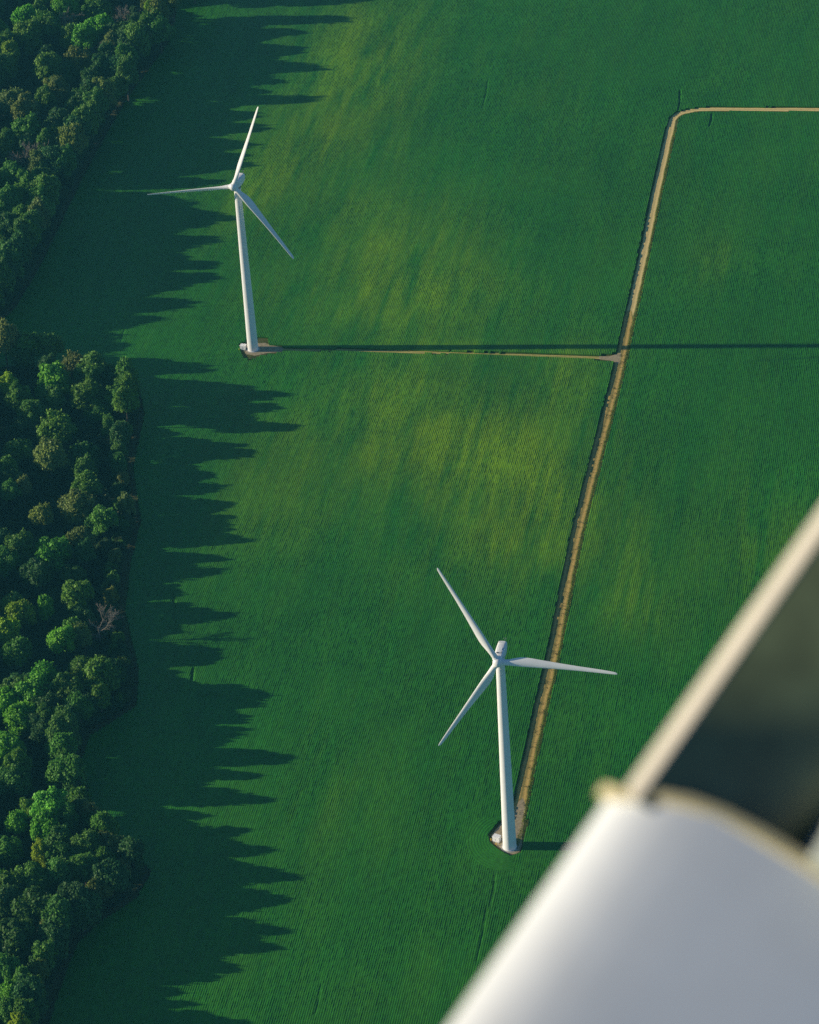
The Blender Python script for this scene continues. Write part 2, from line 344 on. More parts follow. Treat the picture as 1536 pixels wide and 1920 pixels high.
def field_part(cells, size, du, dv, rings=False):
    """fine cells inside the coarse cells (iu, iv); returns verts, quads, tint"""
    nu, nv = round(size / du), round(size / dv)
    iu0, iv0 = cells.min(0); iu1, iv1 = cells.max(0) + 1
    keep = np.zeros(((iu1 - iu0) * nu, (iv1 - iv0) * nv), dtype=bool)
    for a, b in cells - np.array([iu0, iv0]): keep[a * nu:(a + 1) * nu, b * nv:(b + 1) * nv] = True
    gi, gj = np.nonzero(keep)
    uc = iu0 * size + (gi + .5) * du; vc = iv0 * size + (gj + .5) * dv
    rem = removed(uc * E_[0] + vc * D_[0], uc * E_[1] + vc * D_[1])
    keep[gi[rem], gj[rem]] = False
    gi, gj = gi[~rem], gj[~rem]
    NV = keep.shape[1] + 1
    quads = np.stack([gi * NV + gj, (gi + 1) * NV + gj, (gi + 1) * NV + gj + 1, gi * NV + gj + 1], 1)
    kp = np.pad(keep, 1); walls = []
    for dx, dy, e0, e1 in ((-1, 0, 3, 0), (1, 0, 1, 2), (0, -1, 0, 1), (0, 1, 2, 3)):
        bd = ~kp[gi + 1 + dx, gj + 1 + dy]
        if bd.any():
            un = iu0 * size + (gi[bd] + .5 + dx) * du; vn = iv0 * size + (gj[bd] + .5 + dy) * dv
            bd[np.nonzero(bd)[0]] = removed(un * E_[0] + vn * D_[0], un * E_[1] + vn * D_[1])
        walls.append(np.stack([quads[bd, e1], quads[bd, e0]], 1))
    walls = np.concatenate(walls)
    ids, inv = np.unique(np.concatenate([quads.ravel(), walls.ravel()]), return_inverse=True)
    q = inv[:quads.size].reshape(-1, 4); w = inv[quads.size:].reshape(-1, 2)
    vi, vj = ids // NV, ids % NV
    u = iu0 * size + vi * du; v = iv0 * size + vj * dv
    x = u * E_[0] + v * D_[0]; y = u * E_[1] + v * D_[1]
    ph = u / ROW + .25 * (vnoise(u, v, 30, 21) - .5)
    gap = np.cos(2 * np.pi * ph)
    if rings:
        cx, cy = 24.5, 837.5
        dd = np.hypot((x - cx) * 1.0, (y - cy) * .80) ; ang = np.arctan2(y - cy, x - cx)
        m = (dd < 13.0) & (x < 27) & (y < 850)
        gap = np.where(m, np.cos(2 * np.pi * dd / 1.0) * .40, gap)
    leaf = rng.random(len(u)) if dv > 1 else .65 * np.floor(vnoise(u * 4, v / 1.5, 1.0, 77) * 50) / 50 + .35 * rng.random(len(u))
    lump = vnoise(x, y, 1.6, 31)
    z = TOP - .085 * np.clip(gap, -.6, 1.3) + (leaf - .5) * .055 + (lump - .5) * .04 + (vnoise(x, y, 14, 33) - .5) * .10
    for it, tline in enumerate(TRACKS):
        L = resample([tline[0], ((tline[0][0] + tline[1][0]) / 2 + .4, (tline[0][1] + tline[1][1]) / 2), tline[1]], 4)
        dt = dist_line(x, y, [tuple(k) for k in L]); z = np.where(dt < .45, z * (.35 if it in (1, 2, 8, 10) else .8), z)
    rp = ripeness(x, y)
    br = .72 + .3 * leaf + .25 * (lump - .5) - .10 * np.clip(gap, 0, 1)
    br *= .78 + .44 * (.4 * vnoise(x, y, 60, 41) + .35 * vnoise(u, v / 6, 7, 42) + .25 * vnoise(u, v / 8, 2.2, 43))
    nb = len(x); low = np.unique(w); lowmap = np.zeros(nb, dtype=np.int64); lowmap[low] = nb + np.arange(len(low)); nl = len(low)
    V = np.concatenate([np.stack([x, y, z], 1), np.stack([x[low], y[low], np.full(nl, -.02)], 1), np.stack([x[low], y[low], z[low]], 1)])
    tint = np.zeros((len(V), 4), dtype=np.float32); tint[:nb, 0] = rp; tint[:nb, 1] = br; tint[nb:, 0] = np.tile(rp[low], 2); tint[nb:, 1] = np.tile(br[low], 2); tint[:, 3] = 1
    Q = np.concatenate([q, np.stack([lowmap[w[:, 0]] + nl, lowmap[w[:, 1]] + nl, lowmap[w[:, 1]], lowmap[w[:, 0]]], 1)])
    return V, Q, tint
CELL = 15.0
iu, iv = np.meshgrid(np.arange(-90, 60), np.arange(-10, 180), indexing='ij'); iu = iu.ravel(); iv = iv.ravel()
uc = (iu + .5) * CELL; vc = (iv + .5) * CELL; xc = uc * E_[0] + vc * D_[0]; yc = uc * E_[1] + vc * D_[1]
view = inside(xc, yc, [(-238, 1610), (268, 1535), (152, 695), (-182, 725)])
near = np.hypot(xc - 23, yc - 834) < 27
near &= view
out_far = ~view & ~wob_woods(xc, yc)
parts = [field_part(np.stack([iu, iv], 1)[view & ~near], CELL, .25, 1.5),
         field_part(np.stack([iu, iv], 1)[near], CELL, .25, .25, True),
         field_part(np.stack([iu, iv], 1)[out_far], CELL, 15.0, 15.0)]
n0 = 0; VV = []; QQ = []; TT = []
for V, Q, T_ in parts: VV.append(V); QQ.append(Q + n0); TT.append(T_); n0 += len(V)
me = mesh_np('crop_field', np.concatenate(VV), np.concatenate(QQ), M_CROP, smooth=True)
attr(me, 'tint', np.concatenate(TT), 'FLOAT_COLOR')
tag(obj('crop_field', me), 'green leafy row crop covering the open field around both turbines', 'crop', kind='stuff')

# ------------------------------------------------------------------ wind turbines
R_BLADE, TILT, OVER, HUB_Z = 38.9, math.radians(5), 4.0, 80.0
AX = Vector((0, -math.cos(TILT), math.sin(TILT))); RGT = Vector((1, 0, 0)); UPV = Vector((0, math.sin(TILT), math.cos(TILT)))
HUB = Vector((0, 0, HUB_Z)) + AX * OVER
def blade_mesh(a, pitch):
    sp = math.sin(a) * RGT + math.cos(a) * UPV; tn = math.cos(a) * RGT - math.sin(a) * UPV
    tab = [(1.0, 1.9, 1.9, 1.0), (2.2, 1.9, 1.9, 1.0), (3.4, 2.0, 1.75, .8), (5.0, 2.5, 1.35, .35), (7.0, 3.05, 1.0, .08), (8.8, 3.2, .82, 0), (11, 3.05, .68, 0), (14, 2.7, .56, 0), (18, 2.28, .44, 0), (22, 1.93, .35, 0), (26, 1.62, .28, 0), (30, 1.45, .21, 0), (34, 1.22, .15, 0), (36.5, 1.05, .11, 0), (38, .86, .08, 0), (38.6, .60, .05, 0), (R_BLADE, .20, .03, 0)]
    rings = []
    for r, ch, th, ci in tab:
        tw = math.radians(11) * max(0, 1 - (r - 5) / 26) ** 1.6 if r > 5 else math.radians(11)
        b = pitch + tw * (1 - ci)
        cdir = tn * math.cos(b) + AX * math.sin(b); nd = AX * math.cos(b) - tn * math.sin(b)
        pre = 1.5 * (r / R_BLADE) ** 2.2 - .012 * r
        c0 = HUB + sp * r + AX * pre; ring = []
        for j in range(24):
            t = 2 * math.pi * j / 24
            xa = .5 * (1 + math.cos(t)); 
            ya = (1.4845 * math.sqrt(xa) - .63 * xa - 1.758 * xa ** 2 + 1.4215 * xa ** 3 - .518 * xa ** 4)   # half thickness, 1 = full
            ya = ya * (1 if math.sin(t) >= 0 else -.75)
            ax_, ay_ = ch * (.30 - xa), th * ya + .06 * ch * math.sin(math.pi * xa)
            cx_, cy_ = -math.cos(t) * ch / 2, math.sin(t) * th / 2
            px, py = ax_ * (1 - ci) + cx_ * ci, ay_ * (1 - ci) + cy_ * ci
            ring.append(tuple(c0 + cdir * px + nd * py))
        rings.append(ring)
    me = MB().loft(rings).mesh('blade', M_BLADE); return smooth_by(me, 50)
def make_turbine(base, yaw, phase, pitch, label):
    r = obj('wind_turbine', None, None, (base[0], base[1], 0), (0, 0, -yaw))
    tag(r, label, 'wind turbine', 'wind turbines in the field')
    prof = [(2.45, .03), (2.45, .30), (2.30, .34)] + [(2.30 - .87 * k / 10, .34 + 77.6 * k / 10) for k in range(1, 11)]
    tw = obj('tower', smooth_by(MB().lathe(prof, 48).mesh('tower', M_WHITE), 35), r)
    for zz in (20.5, 49.0):
        rr = 2.30 - .87 * (zz - .34) / 77.6
        obj('section_flange', smooth_by(MB().lathe([(rr + .004, zz - .09), (rr + .03, zz - .06), (rr + .03, zz + .06), (rr + .004, zz + .09)], 48).mesh('section_flange', M_WHITE), 60), tw)
    obj('yaw_ring', smooth_by(MB().lathe([(1.52, 77.7), (1.62, 77.75), (1.62, 78.35), (1.5, 78.4)], 40).mesh('yaw_ring', M_GREY), 40), r)
    # nacelle: rounded box swept front to back, along the tilted shaft
    rings = []
    for y, w, zb, zt in ((-2.35, 2.2, -1.15, 1.25), (-2.15, 2.7, -1.45, 1.5), (-1.0, 3.1, -1.75, 1.75), (1.5, 3.3, -1.85, 1.9), (4.5, 3.2, -1.7, 1.95), (5.9, 3.0, -1.25, 1.9), (6.35, 2.7, -.95, 1.72), (6.5, 2.3, -.7, 1.45)):
        hw, hz, zc, e = w / 2, (zt - zb) / 2, (zt + zb) / 2, 4.2
        ring = []
        for j in range(32):
            t = 2 * math.pi * j / 32; c, s_ = math.cos(t), math.sin(t)
            ring.append((hw * math.copysign(abs(c) ** (2 / e), c), y, zc + hz * math.copysign(abs(s_) ** (2 / e), s_)))
        rings.append(ring)
    NM = Matrix.Translation((0, 0, HUB_Z)) @ Matrix.Rotation(-TILT, 4, 'X')
    na = obj('nacelle', smooth_by(MB().loft([rg[::-1] for rg in rings], NM).mesh('nacelle', M_WHITE), 35), r)
    obj('roof_hatch', MB().box((.1, 1.0, 1.93), (1.1, 1.5, .10), .03, NM).mesh('roof_hatch', M_WHITE), na)
    obj('roof_vent', MB().box((-.55, -1.25, 1.80), (.75, .5, .16), .03, NM).mesh('roof_vent', M_DARK), na)
    obj('roof_vent', MB().box((.62, -1.0, 1.80), (.5, .9, .12), .03, NM).mesh('roof_vent', M_GREY), na)
    obj('cooler', MB().box((0, 4.9, 2.12), (2.2, .45, .5), .05, NM).mesh('cooler', M_WHITE), na)
    for sx in (-.75, .05, .75):
        obj('exhaust_slot', MB().box((sx, 5.66, 1.93), (.5, .28, .08), .01, NM).mesh('exhaust_slot', M_DARK), na)
    m = MB(); m.tube(NM @ Vector((.9, 5.6, 1.8)), NM @ Vector((.9, 5.6, 3.3)), .05, .04); m.tube(NM @ Vector((.55, 5.6, 3.1)), NM @ Vector((1.25, 5.6, 3.1)), .035, .035)
    for dx in (.55, 1.25): m.lathe([(.02, 0), (.12, .1), (.12, .2), (.02, .26)], 8, Matrix.Translation(NM @ Vector((dx, 5.6, 3.1))))
    obj('wind_sensor_mast', m.mesh('wind_sensor_mast', M_GREY), na)
    obj('beacon', MB().lathe([(.18, 0), (.2, .12), (.16, .38), (.05, .45)], 12, Matrix.Translation(NM @ Vector((-.8, 5.2, 1.9)))).mesh('beacon', M_DARK), na)
    # hub, turned about the shaft
    q = AX.to_track_quat('Z', 'Y').to_matrix().to_4x4()
    HM = Matrix.Translation(HUB) @ q
    hub = obj('hub', smooth_by(MB().lathe([(1.2, -1.75), (1.55, -1.35), (1.68, -.6), (1.68, .5), (1.55, 1.0), (1.2, 1.5), (.7, 1.85), (.25, 2.0), (.02, 2.02)], 32, HM).mesh('hub', M_BLADE), 35), r)
    obj('rotor_lock', smooth_by(MB().lathe([(1.25, -2.15), (1.4, -2.1), (1.4, -1.72), (1.25, -1.7)], 32, HM).mesh('rotor_lock', M_GREY), 40), r)
    for k in range(3):
        a = phase + k * 2 * math.pi / 3
        obj('blade', blade_mesh(a, pitch), r)
        sp = math.sin(a) * RGT + math.cos(a) * UPV
        BM = Matrix.Translation(HUB + sp * 1.45) @ sp.to_track_quat('Z', 'Y').to_matrix().to_4x4()
        obj('blade_collar', smooth_by(MB().lathe([(1.08, -.35), (1.10, .25), (1.02, .42), (.96, .44)], 28, BM).mesh('blade_collar', M_WHITE), 40), hub)
    return r
make_turbine(TURBINE_N, .330, .349, math.radians(38), 'white wind turbine at the end of the farm track beside the upper wood')
make_turbine(TURBINE_S, .218, -.491, math.radians(9), 'white wind turbine at the foot of the dirt road, nearer to the viewer')

def footing(c):
    m = MB().lathe([(3.1, .0), (3.1, .075), (2.46, .085)], 40, Matrix.Translation((c[0], c[1], .0)))
    tag(obj('foundation', smooth_by(m.mesh('foundation', M_CONC), 30)), kind='structure')
footing(TURBINE_N); footing(TURBINE_S)
def cabinet(x, y, rz, label):
    r = obj('transformer_cabinet', None, None, (x, y, .034), (0, 0, rz)); tag(r, label, 'transformer', 'transformer cabinets beside the towers')
    obj('plinth', MB().box((0, 0, .09), (2.7, 2.3, .18), .02).mesh('plinth', M_CONC), r)
    b = obj('body', MB().box((0, 0, 1.06), (2.4, 1.9, 1.76), .04).mesh('body', M_WHITE), r)
    obj('lid', MB().box((0, -.02, 2.0), (2.55, 2.06, .14), .04).mesh('lid', M_WHITE), r)
    for sx in (-.59, .59):
        d = obj('door', MB().box((sx, -.965, 1.02), (1.12, .045, 1.55), .01).mesh('door', M_WHITE), r)
        obj('handle', MB().box((sx - .42 * (1 if sx > 0 else -1), -1.01, 1.05), (.05, .05, .28), .01).mesh('handle', M_GREY), d)
    for k in range(5):
        obj('cooling_fin', MB().box((1.27, -.6 + .3 * k, 1.05), (.16, .05, 1.3), .0).mesh('cooling_fin', M_WHITE), r)
def bollard(x, y, label):
    me = smooth_by(MB().lathe([(.13, 0), (.13, 1.05), (.10, 1.15), (.03, 1.19)], 14).mesh('bollard', M_YELLOW), 40)
    r = obj('bollard', me, None, (x, y, .034)); tag(r, label, 'bollard', 'bollards guarding the transformer cabinets')
cabinet(21.9, 837.9, -.55, 'white transformer cabinet beside the base of the nearer turbine tower')
cabinet(-66.0, 1178.0, -.35, 'white transformer cabinet beside the base of the farther turbine tower')
bollard(19.9, 837.9, 'yellow bollard left of the cabinet at the nearer turbine'); bollard(21.5, 835.4, 'yellow bollard in front of the cabinet at the nearer turbine')
bollard(-67.8, 1176.6, 'yellow bollard at the cabinet of the farther turbine')

TREES=[
(-158,1510.8,20.1,6.2,'b','a','bright green rounded crown near the top edge of the upper wood'),
(-176,1482.7,21.3,6.2,'g','a','broad green domed crown high in the upper left corner wood'),
(-147.5,1476.2,20.7,6.2,'b','a',''),
(-142.8,1509.3,19.8,5.6,'g','a',''),
(-153.8,1504.9,19.5,5.1,'o','x','bare brown branched tree between green crowns near the top edge'),
(-113.8,1501.9,18.7,3.3,'y','a','small yellowing tree at the field edge near the top of the photo'),
(-109.2,1478.8,19.9,5.8,'g','a','round green tree standing apart at the corner of the upper wood'),
(-136.8,1452.9,19.8,5.5,'o','x','bare grey twiggy tree on the shaded side of the upper wood'),
(-162.8,1442.6,20.7,6.2,'g','a',''),
(-148.6,1448.4,20.1,6.2,'o','a','brownish olive crown beside the bare grey tree in the upper wood'),
(-157.8,1417.7,20.1,6.2,'o','a','large brown tinged crown in the middle of the upper wood'),
(-179.9,1410.1,19.8,5.4,'o','a','brown crown at the left frame edge of the upper wood'),
(-171.8,1396.4,20.1,6.1,'o','a',''),
(-169.3,1374.2,20.5,6.2,'g','a',''),
(-184.9,1449.4,19.8,5.5,'g','a',''),
(-179.2,1365.4,19.5,4.8,'g','a',''),
(-165.5,1348.4,20.1,6,'o','x','pale leafless tree with upright branches at the left of the upper wood'),
(-172.8,1324.1,20.7,6.2,'g','a','green crown just below the pale leafless tree of the upper wood'),
(-166.7,1316.2,19.8,5.2,'g','a',''),
(-173.5,1300.7,20.1,5.9,'g','a','lowest sunlit crown of the upper wood at the left frame edge'),
(-183.3,1462.3,18.8,3.5,'y','a',''),
(-168.1,1493,20.1,6.2,'g','a',''),
(-139.4,1486.7,19.8,5.5,'b','a',''),
(-126.2,1494.9,19.8,5.6,'o','x','thin bare tree in shade at the top edge of the upper wood'),
(-124.6,1473.2,19.5,5,'d','a',''),
(-129.8,1437,19.8,5.5,'d','a',''),
(-140.4,1409,20,5.9,'d','a',''),
(-154.5,1382,20,5.9,'d','a',''),
(-156.1,1342.8,19.8,5.3,'d','a',''),
(-157.3,1174.9,16.2,6.2,'g','a','wide green tree at the top of the left wood, left of two'),
(-147.6,1175.2,15,4.5,'g','a','smaller green tree at the top of the left wood, right of two'),
(-128.2,1150.8,17.2,6.2,'g','a','tallest full green tree at the upper corner of the left wood'),
(-130.3,1131.5,16,6.1,'g','a',''),
(-116,1140.4,14.1,2.7,'g','a','small round tree outermost at the upper corner of the left wood'),
(-117.1,1127.4,15,4.4,'g','a',''),
(-119.3,1106.2,14.1,2.6,'g','a',''),
(-144.8,1146.1,15.6,5.5,'b','a',''),
(-144,1132.5,14.8,4,'g','a',''),
(-158.7,1133,15.3,4.8,'g','a',''),
(-152.1,1123.8,14.8,3.9,'g','a',''),
(-163.4,1144.7,14.4,3.3,'y','a','small yellow green tree at the left frame edge of the left wood'),
(-141.5,1107.3,16.6,6.2,'g','a','big rounded dark green crown standing out in the left wood'),
(-142.9,1085.2,16.8,6.2,'o','a','olive crown right below the big rounded crown of the left wood'),
(-128.3,1076.2,14.8,3.8,'g','a',''),
(-126.6,1062,15.3,4.7,'g','a',''),
(-129.3,1047.8,16.6,6.2,'o','a','broad olive crown in the middle of the left wood near the field'),
(-118.8,1037.9,15,4.2,'g','a','green tree next to the field trail in the middle of the left wood'),
(-143.9,1044.6,14.5,3.4,'o','a',''),
(-157.1,1063.5,14.4,3.2,'g','a',''),
(-152.4,1067.4,14.1,2.5,'o','a',''),
(-159.8,1081.9,14.3,3,'g','a',''),
(-149.9,1020,15.6,5.2,'g','a',''),
(-137.6,1017.1,15.7,5.4,'b','a','bright round green tree standing alone in the shaded left wood'),
(-155.9,1012.2,15.3,4.5,'g','a',''),
(-127.3,1025.4,14.8,3.7,'o','a',''),
(-125.4,1016.4,14.3,2.9,'d','a',''),
(-142.9,1004.1,15.3,4.5,'d','a',''),
(-126.7,987.5,15.3,4.5,'g','a',''),
(-118.3,969.4,16.2,6,'o','x','bare grey branching tree at the edge of the left wood'),
(-138.3,980.4,14.1,2.4,'b','a',''),
(-147.7,977.4,15.3,4.4,'y','a','yellow green crown beside the left frame edge, upper of two'),
(-152.5,968.3,15.3,4.4,'y','a','yellow green crown cut by the left frame edge, lower of two'),
(-130.8,959.6,15,4,'b','a',''),
(-127.5,964.4,14.5,3.2,'g','a',''),
(-146.9,952.4,15.3,4.3,'g','a',''),
(-123.2,961.5,14.3,2.8,'o','a',''),
(-115.7,933.8,16,5.5,'g','a','rounded tree near the field at the foot of the left wood'),
(-110.5,935.7,14.4,2.9,'d','a',''),
(-136,934.7,15.6,4.9,'b','a',''),
(-129.4,926.9,15.5,3.9,'g','a',''),
(-146.2,927.7,16.1,4.8,'g','a',''),
(-139.9,926.2,16.7,5.8,'b','a',''),
(-148.3,922.5,16.1,4.8,'b','a',''),
(-142.4,910.5,16.5,5.4,'b','a',''),
(-133.4,907.7,15.8,4.2,'g','a',''),
(-146.4,895.2,16.1,4.7,'b','a',''),
(-126.6,924.5,16.1,4.8,'g','a',''),
(-143.3,885,15.5,3.7,'g','a',''),
(-126.8,878.9,15.8,4.1,'g','a','single green tree standing clear in the shade of the wood hollow'),
(-129,859.1,16.5,5.1,'b','a','bright green tree at the left of the lower wood spur'),
(-130.9,848.5,15.8,4,'b','a',''),
(-125.7,842.7,15.5,3.6,'g','a',''),
(-122.9,854.1,14.8,2.6,'g','a',''),
(-131,835.5,14.8,2.5,'y','a','small lime green tree below the bright tree of the lower wood'),
(-141.2,853.5,15,2.9,'b','a',''),
(-115.6,837.7,15.8,4,'g','a',''),
(-124.3,833.5,15.5,3.6,'g','a',''),
(-116.6,826.3,15.8,3.9,'g','a',''),
(-124.7,823.6,15.8,3.9,'g','a',''),
(-133.5,822.1,16.1,4.4,'g','a',''),
(-141.3,820.4,16,4.2,'g','a',''),
(-109.5,830.7,14.9,2.7,'g','a',''),
(-140.6,810.2,16,4.2,'d','a',''),
(-107.4,819.3,16,4.3,'d','a',''),
(-136.9,765.7,15.5,3.3,'b','a','bright green crown near the bottom left corner of the photo'),
(-137,756.7,15.3,3,'g','a',''),
(-133.4,772.4,14.8,2.4,'g','a',''),
(-132.8,749.6,15,2.6,'y','a','orange tinged crown in the very bottom left corner'),
(-139.3,777.6,15.3,3.1,'g','a',''),
(-130.9,805.6,17.3,6.1,'d','a',''),
(-137.1,791.8,16.7,5.2,'d','a',''),
(-116.5,805.8,16.2,4.5,'d','a',''),
(-124.4,790.7,16,4.1,'d','a',''),
(-93.4,1536.2,25,4.4,'o','a',''),
(-103.6,1514.9,25,4.3,'o','a',''),
(-110.5,1500.6,19.9,4.5,'o','a',''),
(-114,1481.6,22.9,4.2,'g','a',''),
(-120.5,1460.6,24.9,5.2,'g','a',''),
(-125,1446.5,21.5,4.4,'g','a',''),
(-123.9,1425.1,25,4.4,'g','a',''),
(-134.6,1409.6,20.5,4.7,'o','a',''),
(-137.6,1396.7,20.7,4.6,'g','a',''),
(-141.8,1377.8,23.8,4.4,'g','a',''),
(-146.1,1357.4,24,5.1,'o','a',''),
(-149.5,1341.9,19.2,4.2,'g','a',''),
(-155.3,1308.1,23.2,4.9,'g','a',''),
(-159.4,1285.8,21.7,4.3,'o','a',''),
(-163.5,1263.9,23.6,4.2,'g','a',''),
(-166.3,1251.1,23.7,5.1,'d','a',''),
(-171.8,1228.8,24.6,4.7,'g','a',''),
(-178.3,1215.9,20.5,4.9,'g','a',''),
(-166.5,1173.4,25,4.6,'o','a',''),
(-114.5,1145,18,4,'g','a',''),
(-112.9,1134.2,16.7,4.1,'g','a',''),
(-113.1,1119.5,19.1,3.8,'g','a',''),
(-113.6,1109.3,10.4,2.2,'g','a',''),
(-114.6,1099.2,15.1,3.6,'d','a',''),
(-114.7,1083.2,10.8,2.4,'g','a',''),
(-113.3,1071.3,9.4,2.2,'o','a',''),
(-111,1051.7,11.6,2.7,'o','a',''),
(-111.8,1040.4,6.9,1.7,'d','a',''),
(-113,1029.3,5,1.9,'g','a',''),
(-114.2,1018.6,8.5,2.1,'o','a',''),
(-114.6,1004.9,6.7,1.9,'g','a',''),
(-114.6,997.1,5.7,1.9,'d','a',''),
(-114.7,991.8,8.5,2.1,'o','a',''),
(-111.1,965.5,6.6,1.9,'g','a',''),
(-108.9,951.7,5,1.9,'o','a',''),
(-108.8,928.9,6.2,1.7,'g','a',''),
(-115.4,922.1,14.7,3,'g','a',''),
(-122.4,915.2,17.6,3.6,'g','a',''),
(-126.5,900.3,19.7,4.3,'g','a',''),
(-126.3,891,18.1,3.6,'g','a',''),
(-123.4,877.2,18.1,4.3,'g','a',''),
(-115.5,857.1,13.4,2.7,'o','a',''),
(-110.3,847.5,15.4,3.7,'g','a',''),
(-100.7,833,15,3.6,'d','a',''),
(-118.5,808,18.3,4.2,'d','a',''),
(-123.3,800.6,19.1,4.3,'g','a',''),
(-127.2,785.1,14.8,3.2,'g','a',''),
(-128.5,777.4,12.4,2.5,'o','a',''),
(-129.8,767.6,13.8,2.8,'g','a',''),
(-130.7,763,17.2,4.3,'d','a',''),
(-90.3,1549.1,25,4.8,'g','a',''),
(-91.4,1566.9,20.9,4.9,'d','a',''),
(-131.5,755.7,16.5,3.6,'g','a','')]
EDGE=[(-91.4,1566.9,20.9),(-90.3,1549.1,25),(-93.4,1536.2,25),(-103.6,1514.9,25),(-110.5,1500.6,19.9),(-114,1481.6,22.9),(-120.5,1460.6,24.9),(-125,1446.5,21.5),(-123.9,1425.1,25),(-134.6,1409.6,20.5),(-137.6,1396.7,20.7),(-141.8,1377.8,23.8),(-146.1,1357.4,24),(-149.5,1341.9,19.2),(-155.3,1308.1,23.2),(-159.4,1285.8,21.7),(-163.5,1263.9,23.6),(-166.3,1251.1,23.7),(-171.8,1228.8,24.6),(-178.3,1215.9,20.5),(-166.5,1173.4,25),(-114.5,1145,18),(-112.9,1134.2,16.7),(-113.1,1119.5,19.1),(-113.6,1109.3,10.4),(-114.6,1099.2,15.1),(-114.7,1083.2,10.8),(-113.3,1071.3,9.4),(-111,1051.7,11.6),(-111.8,1040.4,6.9),(-113,1029.3,5),(-114.2,1018.6,8.5),(-114.6,1004.9,6.7),(-114.6,997.1,5.7),(-114.7,991.8,8.5),(-111.1,965.5,6.6),(-108.9,951.7,5),(-108.8,937.1,10.3),(-108.8,928.9,6.2),(-115.4,922.1,14.7),(-122.4,915.2,17.6),(-126.5,900.3,19.7),(-126.3,891,18.1),(-123.4,877.2,18.1),(-115.5,857.1,13.4),(-110.3,847.5,15.4),(-100.7,833,15),(-106.4,820.1,16.9),(-118.5,808,18.3),(-123.3,800.6,19.1),(-125.4,792.7,15.2),(-127.2,785.1,14.8),(-128.5,777.4,12.4),(-129.8,767.6,13.8),(-130.7,763,17.2),(-131.5,755.7,16.5)]

# ------------------------------------------------------------------ trees
LEAFCOL = {'g': (.105, .245, .034), 'b': (.125, .36, .028), 'o': (.165, .215, .045), 'y': (.25, .38, .018), 'd': (.050, .140, .032)}
def crown_mesh(seed, n_leaf=12000, R=4.5, squash=1.0):
    r = np.random.default_rng(seed); P = []; N = []; L = []
    lobes = [(np.array([0, 0, .05 * R]), .66 * R)]
    k = 0
    while len(lobes) < 24:
        d = r.normal(size=3); d /= np.linalg.norm(d)
        if d[2] < -.55: continue
        rad = R * r.uniform(.18, .44); c = d * (R - rad) * r.uniform(.75, 1.28); c[2] *= squash; lobes.append((c, rad))
    w = np.array([l[1] ** 2 for l in lobes]); w /= w.sum()
    pick = r.choice(len(lobes), n_leaf, p=w)
    d = r.normal(size=(n_leaf, 3)); d /= np.linalg.norm(d, axis=1)[:, None]; d[:, 2] = np.where(d[:, 2] < -.35, -d[:, 2], d[:, 2])
    C = np.array([l[0] for l in lobes])[pick]; RR = np.array([l[1] for l in lobes])[pick]
    tone = r.random(len(lobes))[pick]
    # twig clusters: pull leaves towards a few hundred sub-centres, so small gaps open up
    sub = r.normal(size=(420, 3)); sub /= np.linalg.norm(sub, axis=1)[:, None]
    near_ = np.argmax(d @ sub.T + r.normal(size=(n_leaf, 420)) * .01, axis=1); d = d * .45 + sub[near_] * .55; d /= np.linalg.norm(d, axis=1)[:, None]
    pos = C + d * (RR * r.uniform(.70, 1.10, n_leaf) * (1 + .16 * r.normal(size=420)[near_]))[:, None]
    nrm = d + r.normal(size=(n_leaf, 3)) * .65; nrm /= np.linalg.norm(nrm, axis=1)[:, None]
    a = np.cross(nrm, r.normal(size=(n_leaf, 3))); a /= np.linalg.norm(a, axis=1)[:, None]; b = np.cross(nrm, a)
    s = r.uniform(.18, .42, n_leaf)[:, None]; e = s * r.uniform(.55, .9, n_leaf)[:, None]
    V = np.stack([pos - a * s, pos - b * e, pos + a * s, pos + b * e], 1).reshape(-1, 3)
    F = np.arange(n_leaf * 4).reshape(-1, 4)
    me = mesh_np('crown', V, F, M_LEAF)
    attr(me, 'lv', np.repeat(np.clip(.45 * r.random(n_leaf) + .3 * tone + .25 * r.random(420)[near_], 0, 1), 4)); return me
def trunk_mesh(seed):
    """unit tree 15 m tall"""
    r = random.Random(seed); m = MB(); lean = (r.uniform(-.4, .4), r.uniform(-.4, .4))
    pts = [Vector((lean[0] * t * t, lean[1] * t * t, 11.8 * t)) for t in (0, .05, .3, .6, 1)]; rad = (.42, .30, .24, .17, .05)
    for i in range(4): m.tube(pts[i], pts[i + 1], rad[i], rad[i + 1], 7)
    for k in range(8):
        t = r.uniform(.45, .95); b = Vector((lean[0] * t * t, lean[1] * t * t, 11.8 * t)); a = r.uniform(0, 6.28); L = r.uniform(1.8, 3.2)
        e = b + Vector((math.cos(a) * L, math.sin(a) * L, L * r.uniform(.5, 1.0))); m.tube(b, e, .10, .03, 5)
    return m.mesh('trunk', M_BARK)
def bare_mesh(seed):
    r = random.Random(seed); trunk = MB(); tw = MB()
    def grow(m, p, d, L, rad, lev):
        q = p + d * L; m.tube(p, q, max(rad, .045), max(rad * .62, .035), 6 if lev < 2 else 3)
        if lev >= 5: return
        for k in range(4 if lev < 2 else 3):
            nd = (d + Vector((r.gauss(0, .5), r.gauss(0, .5), r.gauss(.12, .3)))).normalized()
            grow(tw, p + d * L * r.uniform(.55, 1.0), nd, L * r.uniform(.55, .8), rad * .58, lev + 1)
    grow(trunk, Vector((0, 0, 0)), Vector((.04, .02, 1)).normalized(), 6.0, .3, 0)
    return trunk.mesh('trunk', M_BARE), tw.mesh('branches', M_BARE)
CROWNS = [crown_mesh(100 + k, squash=(.85, 1.0, 1.15)[k % 3]) for k in range(8)]
TRUNKS = [trunk_mesh(k) for k in range(4)]
BARE = [bare_mesh(k) for k in range(3)]
